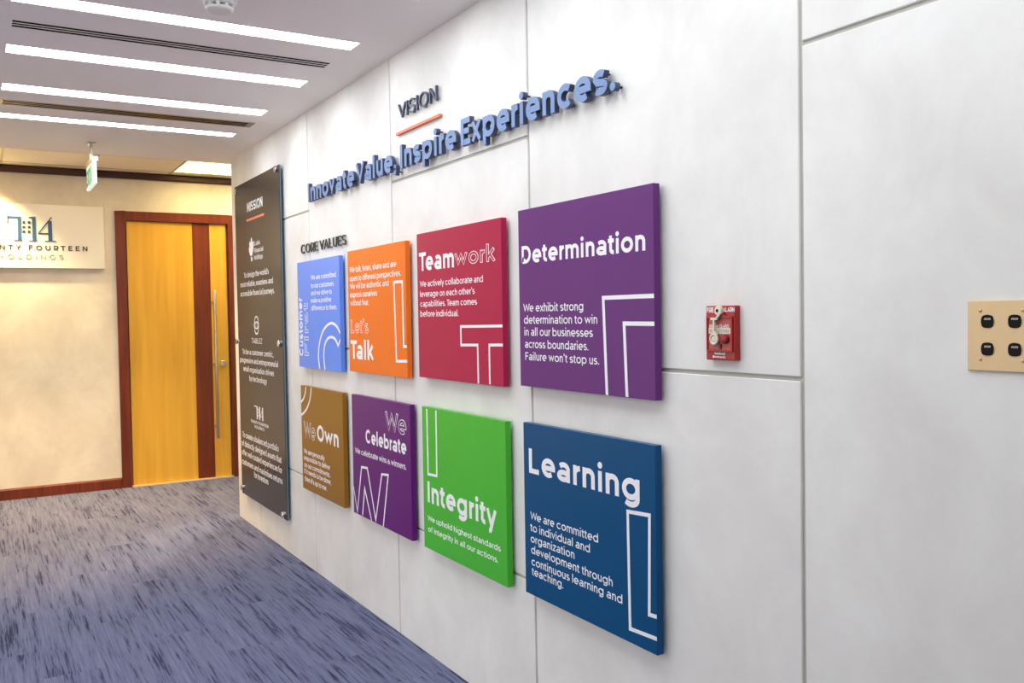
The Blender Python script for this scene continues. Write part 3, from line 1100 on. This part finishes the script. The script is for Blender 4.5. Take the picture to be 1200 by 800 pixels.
# lobby louvre light
t = thing('louvre_light', (0.205, 8.195, LZ), 'glowing square louvred ceiling light above the doorway', 'ceiling light')
X0, X1, Y0, Y1 = -0.122, 0.532, 7.868, 8.522
bm = NB()
box(bm, X0, X1, Y0, Y1, LZ + 0.070, LZ + 0.075)
make('diffuser', bm, LAMPWARM, t)
bm = NB()
for k in range(9):
    xx = X0 + 0.008 + (X1 - X0 - 0.016) * k / 8
    box(bm, xx - 0.003, xx + 0.003, Y0, Y1, LZ + 0.002, LZ + 0.045)
    yy = Y0 + 0.008 + (Y1 - Y0 - 0.016) * k / 8
    box(bm, X0, X1, yy - 0.003, yy + 0.003, LZ + 0.0025, LZ + 0.0445)
make('louvre', bm, LOUVRE, t)
bm = NB()
box(bm, X0 - 0.004, X0, Y0 - 0.004, Y1 + 0.004, LZ, LZ + 0.08)
box(bm, X1, X1 + 0.004, Y0 - 0.004, Y1 + 0.004, LZ, LZ + 0.08)
box(bm, X0, X1, Y0 - 0.004, Y0, LZ, LZ + 0.08)
box(bm, X0, X1, Y1, Y1 + 0.004, LZ, LZ + 0.08)
box(bm, X0, X1, Y0, Y1, LZ + 0.076, LZ + 0.08)
make('frame', bm, WHITEPLASTIC, t)

# exit sign hung from the corridor ceiling
t = thing('exit_sign', (-1.0, 6.62, CZ), 'small lit green and white exit sign hanging from the ceiling, seen edge-on', 'exit sign')
ez0, ez1, ey0, ey1, ex = 2.405, 2.555, 6.41, 6.84, -1.0
bm = NB()
box(bm, ex, ex + 0.02, ey0, ey1, ez0, ez1)
make('lit_panel', bm, EXITFACE, t, bevel=0.002)
bm = NB()
box(bm, ex - 0.004, ex + 0.034, ey0 + 0.03, ey1 - 0.03, ez1, ez1 + 0.03)
box(bm, ex + 0.004, ex + 0.018, 6.60, 6.65, ez1 + 0.03, CZ - 0.01)
box(bm, ex - 0.01, ex + 0.035, 6.57, 6.68, CZ - 0.01, CZ)
make('hanging_bracket', bm, STEEL, t, bevel=0.001)
bm = NB()
place_word(bm, ('EXIT', 6.825, 6.60, 2.425, 0.11), on_right(ex), 0.001, 0.17)
# running figure in the near half
for pts in ([(6.56, 2.51), (6.53, 2.51), (6.53, 2.535), (6.56, 2.535)], [(6.57, 2.455), (6.53, 2.455), (6.52, 2.505), (6.56, 2.505)],
            [(6.57, 2.458), (6.61, 2.425), (6.60, 2.415), (6.555, 2.448)], [(6.55, 2.458), (6.51, 2.44), (6.505, 2.42), (6.52, 2.42), (6.525, 2.433), (6.56, 2.45)]):
    prism(bm, pts, ex, ex - 0.001)
make('green_sign_print', bm, GREEN, t)

# ------------------------------------------------------------------ company name board on the far wall
SX0, SX1, SZ0, SZ1 = -1.83, -0.692, 1.968, 2.512
SF = FY - 0.05
t = thing('name_board', ((SX0 + SX1) / 2, FY, SZ0), 'white wall board with blue logo and spaced capitals left of the door', 'sign')
bm = NB()
box(bm, SX0, SX1, SF, FY, SZ0, SZ1)
make('panel', bm, SIGNWHITE, t, bevel=0.002)


def facing(bm, pts, th=0.006):
    prism(bm, pts, SF, SF - th, 'Y')


def rect(a, b, c, d):
    return [(a, b), (c, b), (c, d), (a, d)]


bm = NB()
zt, zb = 2.403, 2.203
facing(bm, rect(-1.4366, 2.386, -1.336, zt))                                      # T bar
facing(bm, [(-1.4366, zt), (-1.425, zt), (-1.428, 2.352), (-1.440, 2.335)])         # its left serif
facing(bm, rect(-1.3603, zb, -1.3345, 2.386))
facing(bm, rect(-1.392, zb - 0.006, -1.3307, zb))
facing(bm, rect(-1.2522, zb, -1.2241, zt))                                        # 1
facing(bm, [(-1.2522, zt), (-1.2522, 2.388), (-1.278, 2.392), (-1.278, 2.398)])
facing(bm, rect(-1.2803, zb - 0.006, -1.2195, zb))
facing(bm, rect(-1.1318, zb, -1.1015, zt - 0.03))                                  # 4
facing(bm, [(-1.2079, 2.2575), (-1.2079, 2.270), (-1.106, 2.407), (-1.1015, 2.407), (-1.1015, 2.395)])
facing(bm, [(-1.205, 2.2570), (-1.205, 2.2690), (-1.104, 2.2690), (-1.104, 2.2570)], 0.0055)
facing(bm, rect(-1.160, zb - 0.006, -1.0762, zb))
# cut the 4's counter by keeping only its diagonal
make('logo_figures', bm, LOGOBLUE, t)
bm = NB()
for a in COMPANY['win']:
    facing(bm, rect(a[0][0], a[1][1], a[1][0], a[0][1]))
make('logo_windows', bm, LOGODARK, t)


LC = -1.263


def board_letters(spec, w, spacing, material):
    s, xl, xr, zb, cap = spec
    out, x0, x1 = layout(s, w, spacing)
    for ch, V, Fc in out:
        bm = NB()
        vs = [bm.verts.new((xl + (a - x0) / (x1 - x0) * (xr - xl), SF - 0.004 * (c + 1) / 2, zb + b_ * cap / CAP)) for a, b_, c in V]
        for f in Fc:
            bm.faces.new([vs[i] for i in f])
        finish('letter', bm, material, t)


board_letters(('TWENTY FOURTEEN', 2 * LC + 0.829, -0.829, 2.1195, 0.042), 0.13, 0.28, LOGODARK)
board_letters(('HOLDINGS', 2 * LC + 1.0197, -1.0197, 2.043, 0.0395), 0.075, 0.36, LOGOGOLD)

# ------------------------------------------------------------------ the eight value boards
BF, BB = -0.036, -0.012
BOARDS = {
    'det': (2.6963, 1.9633, 1.2507, 1.8670, (104, 50, 120), 'purple square board reading Determination, largest of the upper row'),
    'lea': (2.6833, 1.9677, 0.5173, 1.1221, (3, 76, 124), 'dark blue board reading Learning, nearest of the lower row'),
    'tea': (3.5420, 2.8157, 1.2383, 1.8568, (176, 26, 74), 'crimson board reading Teamwork, between orange and purple boards'),
    'int': (3.5223, 2.8099, 0.4990, 1.1121, (76, 184, 56), 'bright green board reading Integrity, beside the blue one'),
    'tal': (4.3860, 3.6653, 1.2256, 1.8405, (242, 118, 34), 'orange board reading Talk in the upper row'),
    'cus': (5.2257, 4.5127, 1.2146, 1.8308, (98, 144, 244), 'light blue board reading Customer sideways, under the core values heading'),
    'own': (5.2108, 4.5060, 0.4904, 1.1036, (148, 102, 26), 'ochre brown board reading Own, below the light blue one'),
    'cel': (4.3702, 3.6477, 0.4951, 1.1077, (98, 22, 114), 'violet board reading Celebrate in the lower row'),
}
for key, (yl, yr, z0, z1, rgb, lab) in BOARDS.items():
    t = thing('value_board', (0, (yl + yr) / 2, z0), lab, 'sign board', 'coloured value boards on the right wall')
    bm = NB()
    box(bm, BF, BB, yr, yl, z0, z1)
    pm = mat('board_' + key, srgb(*rgb), 0.34, grain=0.03, gscale=8, spec=0.2)
    make('panel', bm, pm, t, bevel=0.0012)
    for zz in (z0 + 0.12, z1 - 0.12):
        bm = NB()
        box(bm, BB, -0.0002, yr + 0.08, yl - 0.08, zz - 0.02, zz + 0.02)
        make('mounting_rail', bm, STEEL, t)
    T = BOARD_TEXT[key]
    if 'head' in T:
        words('heading', T['head'], BF, t, WHITE, w=0.14)
    if 'outl' in T:
        outlined('outlined_heading', T['outl'], BF, t, WHITE, pm)
    words('body_text', T['body'], BF, t, WHITE, w=0.098)
    if 'vert' in T:
        for s, ybase, ytop, zs, ze in T['vert']:
            def up(shift):
                return lambda u, z, q: (BF - shift - q, ybase + (z / CAP) * (ytop - ybase), u)
            bm = NB()
            place_word(bm, (s, zs, ze, 0.0, CAP), up(0.0), 0.0006, 0.14)
            if s == 'First':
                o = finish('outlined_heading', bm, WHITE, t)
                bm = NB()
                place_word(bm, (s, zs, ze, 0.0, CAP), up(0.0006), 0.0002, 0.14, 0.0, 0.03)
                finish('letter_interior', bm, pm, o)
            else:
                finish('heading', bm, WHITE, t)
    bm = NB()
    w = {'det': 0.0125, 'lea': 0.0115, 'tea': 0.0105, 'int': 0.011, 'tal': 0.013, 'cus': 0.015, 'own': 0.014, 'cel': 0.011}[key]
    for k, pl in enumerate(T['strokes']):
        if key in ('cus', 'own'):
            pl = smooth_line(pl[:7]) + list(pl[7:])
        stroke(bm, pl, w, BF, 0.0007 + 0.0002 * k, (yr + 0.001, yl - 0.001, z0 + 0.001, z1 - 0.001))
    make('outline_letter', bm, WHITE, t)

# ------------------------------------------------------------------ mission board
MF, MB = -0.030, -0.017
yl, yr, z0, z1 = 6.6870, 5.5715, 0.2196, 2.4674
t = thing('mission_board', (0, (yl + yr) / 2, z0), 'tall dark grey board with small white writing on steel standoffs', 'sign board')
bm = NB()
box(bm, MF, MF + 0.004, yr, yl, z0, z1)
make('printed_face', bm, MISSIONM, t)
bm = NB()
box(bm, MF + 0.004, MB, yr, yl, z0, z1)
tag(make('glass_backing', bm, GLASSEDGE, t, bevel=0.001), 'thick blue-green glass edge')
for (py, pz) in MISSION['so']:
    bm = NB()
    lathe(bm, [(0.016, -0.0003), (0.016, MB)], (0.0, py, pz), 'X', 20)
    lathe(bm, [(0.022, MF), (0.022, MF - 0.010), (0.018, MF - 0.014)], (0.0, py, pz), 'X', 24)
    make('standoff', bm, CHROME, t, smooth=True)
words('heading', MISSION['head'], MF, t, WHITE, w=0.13)
bm = NB()
(ra, rz), (rb, _) = MISSION['rule']
box(bm, MF - 0.001, MF, rb, ra, rz - 0.010, rz + 0.006)
tag(make('heading_rule', bm, ORANGEBAR, t), 'thin orange line under the heading')
words('body_text', MISSION['p1'], MF, t, WHITE, w=0.11)
words('body_text', MISSION['p2'], MF, t, WHITE, w=0.11)
words('body_text', MISSION['p3'], MF, t, WHITE, w=0.11)
words('emblem_caption', MISSION['l1'], MF, t, WHITE, w=0.11)
words('emblem_caption', MISSION['l2'], MF, t, WHITE, w=0.08)
words('emblem_caption', MISSION['l3'], MF, t, WHITE, w=0.10)
# emblem: leaf of four blades over a dot
bm = NB()
ly, lz = 6.261, 1.930
for k, (da, ln, wd) in enumerate(((0.60, 0.075, 0.016), (0.28, 0.105, 0.018), (-0.05, 0.125, 0.018), (-0.38, 0.105, 0.015))):
    pts = []
    for s in range(13):
        a = 2 * math.pi * s / 12
        if s == 12:
            break
        u, v = ln * (0.5 + 0.5 * math.cos(a)) + 0.012, wd * math.sin(a)
        pts.append((ly + (u * math.sin(da) + v * math.cos(da)) * 1.25, lz + u * math.cos(da) - v * math.sin(da)))
    prism(bm, pts, MF, MF - 0.0008 - 0.0002 * k)
prism(bm, [(ly + 0.02 * math.cos(q * math.pi / 8), lz - 0.012 + 0.017 * math.sin(q * math.pi / 8)) for q in range(16)], MF, MF - 0.0008)
make('leaf_emblem', bm, WHITE, t)
# emblem: braided oval
bm = NB()
cy_, cz_ = 6.179, 1.459
def loop(ay, az, oy, oz, w):
    pts = [(cy_ + oy + ay * math.cos(q * math.pi / 12), cz_ + oz + az * math.sin(q * math.pi / 12)) for q in range(25)]
    stroke(bm, pts, w, MF, 0.0008 + abs(oz) * 0.002)
loop(0.045, 0.030, 0, 0.029, 0.011)
loop(0.045, 0.030, 0, -0.029, 0.011)
loop(0.060, 0.022, 0, 0.0, 0.010)
make('braided_emblem', bm, WHITE, t)
# emblem: small T14 figures
bm = NB()
(ta, tz1), (tb, tz0) = MISSION['t14']
def fy(u):
    return ta + u * (tb - ta)
def fz(v):
    return tz0 + v * (tz1 - tz0)
for u0, u1, v0, v1 in ((0.0, 0.38, 0.92, 1.0), (0.26, 0.38, 0.0, 0.92), (0.54, 0.66, 0.0, 1.0), (0.86, 0.97, 0.0, 1.0), (0.70, 0.86, 0.25, 0.32),
                       (0.43, 0.49, 0.68, 0.82), (0.43, 0.49, 0.46, 0.60), (0.43, 0.49, 0.24, 0.38)):
    box(bm, MF - 0.0008, MF, fy(u1), fy(u0), fz(v0), fz(v1))
prism(bm, [(fy(0.70), fz(0.25)), (fy(0.70), fz(0.34)), (fy(0.92), fz(1.0)), (fy(0.92), fz(0.88))], MF, MF - 0.0010)
make('figure_emblem', bm, WHITE, t)

# ------------------------------------------------------------------ raised letters
ORDW = ['first', 'second', 'third', 'fourth', 'fifth', 'sixth', 'seventh', 'eighth', 'ninth', 'tenth', 'eleventh', 'twelfth']


def raised(spec, x_face, x_back, mats, w, say, group, spacing=0.0):
    s, yl, yr, zb, cap = spec
    out, x0, x1 = layout(s, w, spacing, 0.0, 0.03)
    k = cap / CAP
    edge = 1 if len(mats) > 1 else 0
    for idx, (ch, V, Fc) in enumerate(out):
        bm = NB()
        vs = [bm.verts.new((x_back + (x_face - x_back) * (c + 1) / 2, yl + (a - x0) / (x1 - x0) * (yr - yl), zb + b * k)) for a, b, c in V]
        for f in Fc:
            bm.faces.new([vs[q] for q in f])
        bmesh.ops.recalc_face_normals(bm, faces=bm.faces)
        back = [f.calc_center_median() for f in bm.faces if f.normal.x > 0.9]
        for f in bm.faces:
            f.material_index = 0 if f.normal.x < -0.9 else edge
        # pins that carry the letter off the wall
        lo_, hi_ = min(back, key=lambda q: q.z), max(back, key=lambda q: q.z)
        for q in (lo_, hi_):
            box(bm, x_back, -0.0002, q.y - 0.003, q.y + 0.003, q.z - 0.003, q.z + 0.003, edge)
        c0 = Vector((0, sum(q.co.y for q in bm.verts) / len(bm.verts), zb))
        bmesh.ops.translate(bm, verts=bm.verts, vec=-c0)
        me = bpy.data.meshes.new('raised_letter')
        bm.to_mesh(me)
        bm.free()
        for m in mats:
            me.materials.append(m)
        o = bpy.data.objects.new({',': 'raised_comma', '.': 'raised_full_stop'}.get(ch, 'raised_letter'), me)
        o.location = c0
        COL.objects.link(o)
        tag(o, say(ch, idx, s), 'letter', group)


def say_slogan(ch, i, w):
    word = w.strip(',.')
    if ch == ',':
        return 'raised blue comma after the word Value in the wall slogan'
    if ch == '.':
        return 'raised blue full stop ending the wall slogan'
    return 'raised blue letter %s, %s letter of %s in the wall slogan' % (ch, ORDW[i], word)


for sp in SLOGAN['slogan']:
    sp = (sp[0], sp[1], sp[2], 2.1645, 0.1035)
    raised(sp, -0.036, -0.016, [BLUEFOAM, BLUESIDE], 0.15, say_slogan, 'raised blue slogan letters')
raised(SLOGAN['vision'], -0.018, -0.007, [SLATE], 0.075, lambda c, i, w: 'small raised slate letter %s, %s letter of the VISION heading' % (c, ORDW[i]), 'VISION heading letters')
def say_core(c, i, w):
    first = i < 4
    return 'small raised charcoal letter %s, %s letter of %s in the core values heading' % (c, ORDW[i if first else i - 4], 'CORE' if first else 'VALUES')
raised(SLOGAN['core'], -0.013, -0.006, [CHARCOAL], 0.085, say_core, 'CORE VALUES heading letters', 0.035)
(ra, rz), (rb, _) = SLOGAN['rule']
bm = NB()
box(bm, -0.015, 0.0, rb, ra, rz - 0.006, rz + 0.006)
tag(make('heading_underline', bm, ORANGEBAR, None, bevel=0.001), 'thin raised orange bar under the VISION heading', 'underline bar')

# ------------------------------------------------------------------ fire alarm pull box
yl, yr, z0, z1 = 1.7474, 1.6414, 1.3738, 1.5164
AF = -0.020
t = thing('fire_alarm', (0, (yl + yr) / 2, z0), 'red fire alarm call box with white hammer on the wall', 'fire alarm')
bm = NB()
ins = 0.0
A0 = [(yl, z0), (yr, z0), (yr, z1), (yl, z1)]
box(bm, AF, -0.0002, yr, yl, z0, z1)
make('housing', bm, REDPL, t, bevel=0.003, seg=3)
bm = NB()
py0, py1, pz0, pz1 = 1.652, 1.7365, 1.4016, 1.4836
box(bm, AF - 0.0015, AF, py0, py1, pz0, pz1)
make('front_plate', bm, REDPLATE, t, bevel=0.0005)
bm = NB()   # raised bezel with a peaked top
e = 0.005
box(bm, AF - 0.005, AF, py0 - e, py0, pz0 - e, pz1 + e)
box(bm, AF - 0.005, AF, py1, py1 + e, pz0 - e, pz1 + e)
box(bm, AF - 0.005, AF, py0, py1, pz0 - e, pz0)
prism(bm, [(py0, pz1), (py1, pz1), (py1, pz1 + e), (1.715, pz1 + e), (1.7, 1.498), (1.686, 1.498), (1.668, pz1 + e), (py0, pz1 + e)], AF, AF - 0.006)
make('bezel', bm, REDPL, t, bevel=0.0008)
bm = NB()   # hammer: disc pivot, tee, shank and ring head
lathe(bm, [(0.0125, AF), (0.0125, AF - 0.009), (0.0105, AF - 0.011), (0.0045, AF - 0.011)], (0, 1.6935, 1.5035), 'X', 28)
hm = make('hammer_pivot', bm, BONE, t, smooth=True)
bm = NB()
lathe(bm, [(0.0042, AF - 0.011), (0.0042, AF - 0.0118)], (0, 1.6935, 1.5035), 'X', 16)
make('pivot_screw', bm, BLACK, hm)
bm = NB()
prism(bm, [(1.717, 1.4795), (1.694, 1.4795), (1.694, 1.4855), (1.717, 1.4855)], AF - 0.006, AF - 0.013)
prism(bm, [(1.6985, 1.4855), (1.683, 1.500), (1.680, 1.4965), (1.6945, 1.4815)], AF - 0.006, AF - 0.0125)
prism(bm, [(1.7085, 1.443), (1.7035, 1.443), (1.7025, 1.4795), (1.7085, 1.4795)], AF - 0.007, AF - 0.0128)
prism(bm, [(1.7035, 1.443), (1.699, 1.436), (1.6945, 1.441), (1.7035, 1.452)], AF - 0.007, AF - 0.012)
torus(bm, (AF - 0.010, 1.7070, 1.4290), 0.0128, 0.0032)
lathe(bm, [(0.0115, AF - 0.003), (0.0115, AF - 0.0085), (0.008, AF - 0.011)], (0, 1.7070, 1.4290), 'X', 24)
make('hammer', bm, BONE, t, smooth=True)
bm = NB()
lathe(bm, [(0.0125, AF), (0.0125, AF - 0.008), (0.010, AF - 0.013), (0.004, AF - 0.0145)], (0, 1.6715, 1.430), 'X', 28)
make('push_knob', bm, REDKNOB, t, smooth=True)
bm = NB()
lathe(bm, [(0.0042, AF), (0.0042, AF - 0.006)], (0, 1.6915, 1.4135), 'X', 16)
box(bm, AF - 0.004, AF, 1.688, 1.695, 1.403, 1.411)
make('latch', bm, mat('dark_latch', srgb(96, 50, 44), 0.5, grain=0.05), t)
bm = NB()
box(bm, AF - 0.0022, AF - 0.0015, 1.6554, 1.7345, 1.4432, 1.4588)
band = make('white_band', bm, BONE, t)
words('band_text', ALARM['t3'], AF - 0.0022, band, mat('band_grey', srgb(150, 130, 120), 0.5, grain=0.03), thick=0.0002, w=0.11)
words('lettering', ALARM['text'], AF, t, WHITE, thick=0.0004, w=0.14)
words('plate_text', ALARM['t2'], AF - 0.0015, t, WHITE, thick=0.0003, w=0.12)
bm = NB()
box(bm, AF - 0.0008, AF, 1.6765, 1.7142, 1.3892, 1.3990)
lab_ = make('white_tag', bm, WHITE, t)
bm = NB()
for a, c in ((1.711, 1.706), (1.704, 1.697), (1.694, 1.688), (1.686, 1.680)):
    box(bm, AF - 0.001, AF - 0.0008, c, a, 1.3922, 1.3962)
make('tag_print', bm, mat('tag_grey', srgb(120, 110, 112), 0.5, grain=0.03), lab_)
words('maker_mark', [('edwards', 1.7135, 1.676, 1.3800, 0.0060)], AF, t, WHITE, thick=0.0003, w=0.12)
bm = NB()
lathe(bm, [(0.0034, AF), (0.0034, AF - 0.0004)], (0, 1.7185, 1.3828), 'X', 16)
make('maker_emblem', bm, WHITE, t)
t.location.y += 0.0258     # seen from the viewpoint the box sits this far along the wall

# ------------------------------------------------------------------ brass socket plate
yl, z0, z1 = 1.0512, 1.3768, 1.5140
yr = yl - (1.0512 - 1.0100) * 2 - 0.053
t = thing('socket_plate', (0, (yl + yr) / 2, z0), 'brass wall plate with four round black sockets', 'socket plate')
bm = NB()
box(bm, -0.005, -0.0002, yr, yl, z0, z1)
make('plate', bm, BRASS, t, bevel=0.0018, seg=3)
for (py, pz) in ((1.010, 1.4735), (0.957, 1.4735), (1.010, 1.4200), (0.957, 1.4200)):
    bm = NB()
    R = 0.0128
    pts = []
    for q in range(40):
        a = 2 * math.pi * q / 40
        c, s = math.cos(a), math.sin(a)
        r = R / (abs(c) ** 3.2 + abs(s) ** 3.2) ** (1 / 3.2)
        pts.append((py + r * c, pz + r * s))
    prism(bm, pts, -0.005, -0.0062)
    so_ = make('socket', bm, BLACK, t, bevel=0.0004, seg=1)
    bm = NB()
    torus(bm, (-0.0052, py, pz), R + 0.0010, 0.0009, 'X', 40, 6)
    make('socket_rim', bm, BRASS, so_, smooth=True)
    bm = NB()
    for a, c in ((0.0062, 0.0040), (0.0030, 0.0008), (-0.0004, -0.0026), (-0.0036, -0.0060)):
        prism(bm, [(py + a, pz + 0.003), (py + c, pz + 0.003), (py + c - 0.0006, pz + 0.0068), (py + a - 0.0006, pz + 0.0068)], -0.0062, -0.0064)
    make('socket_print', bm, GROOVE, so_)
for (py, pz) in ((1.0248, 1.4945), (1.0248, 1.3995), (0.9422, 1.4945), (0.9422, 1.3995)):
    bm = NB()
    lathe(bm, [(0.0034, -0.005), (0.0032, -0.0064), (0.0018, -0.0074)], (0, py, pz), 'X', 16)
    make('screw', bm, BRASS, t, smooth=True)
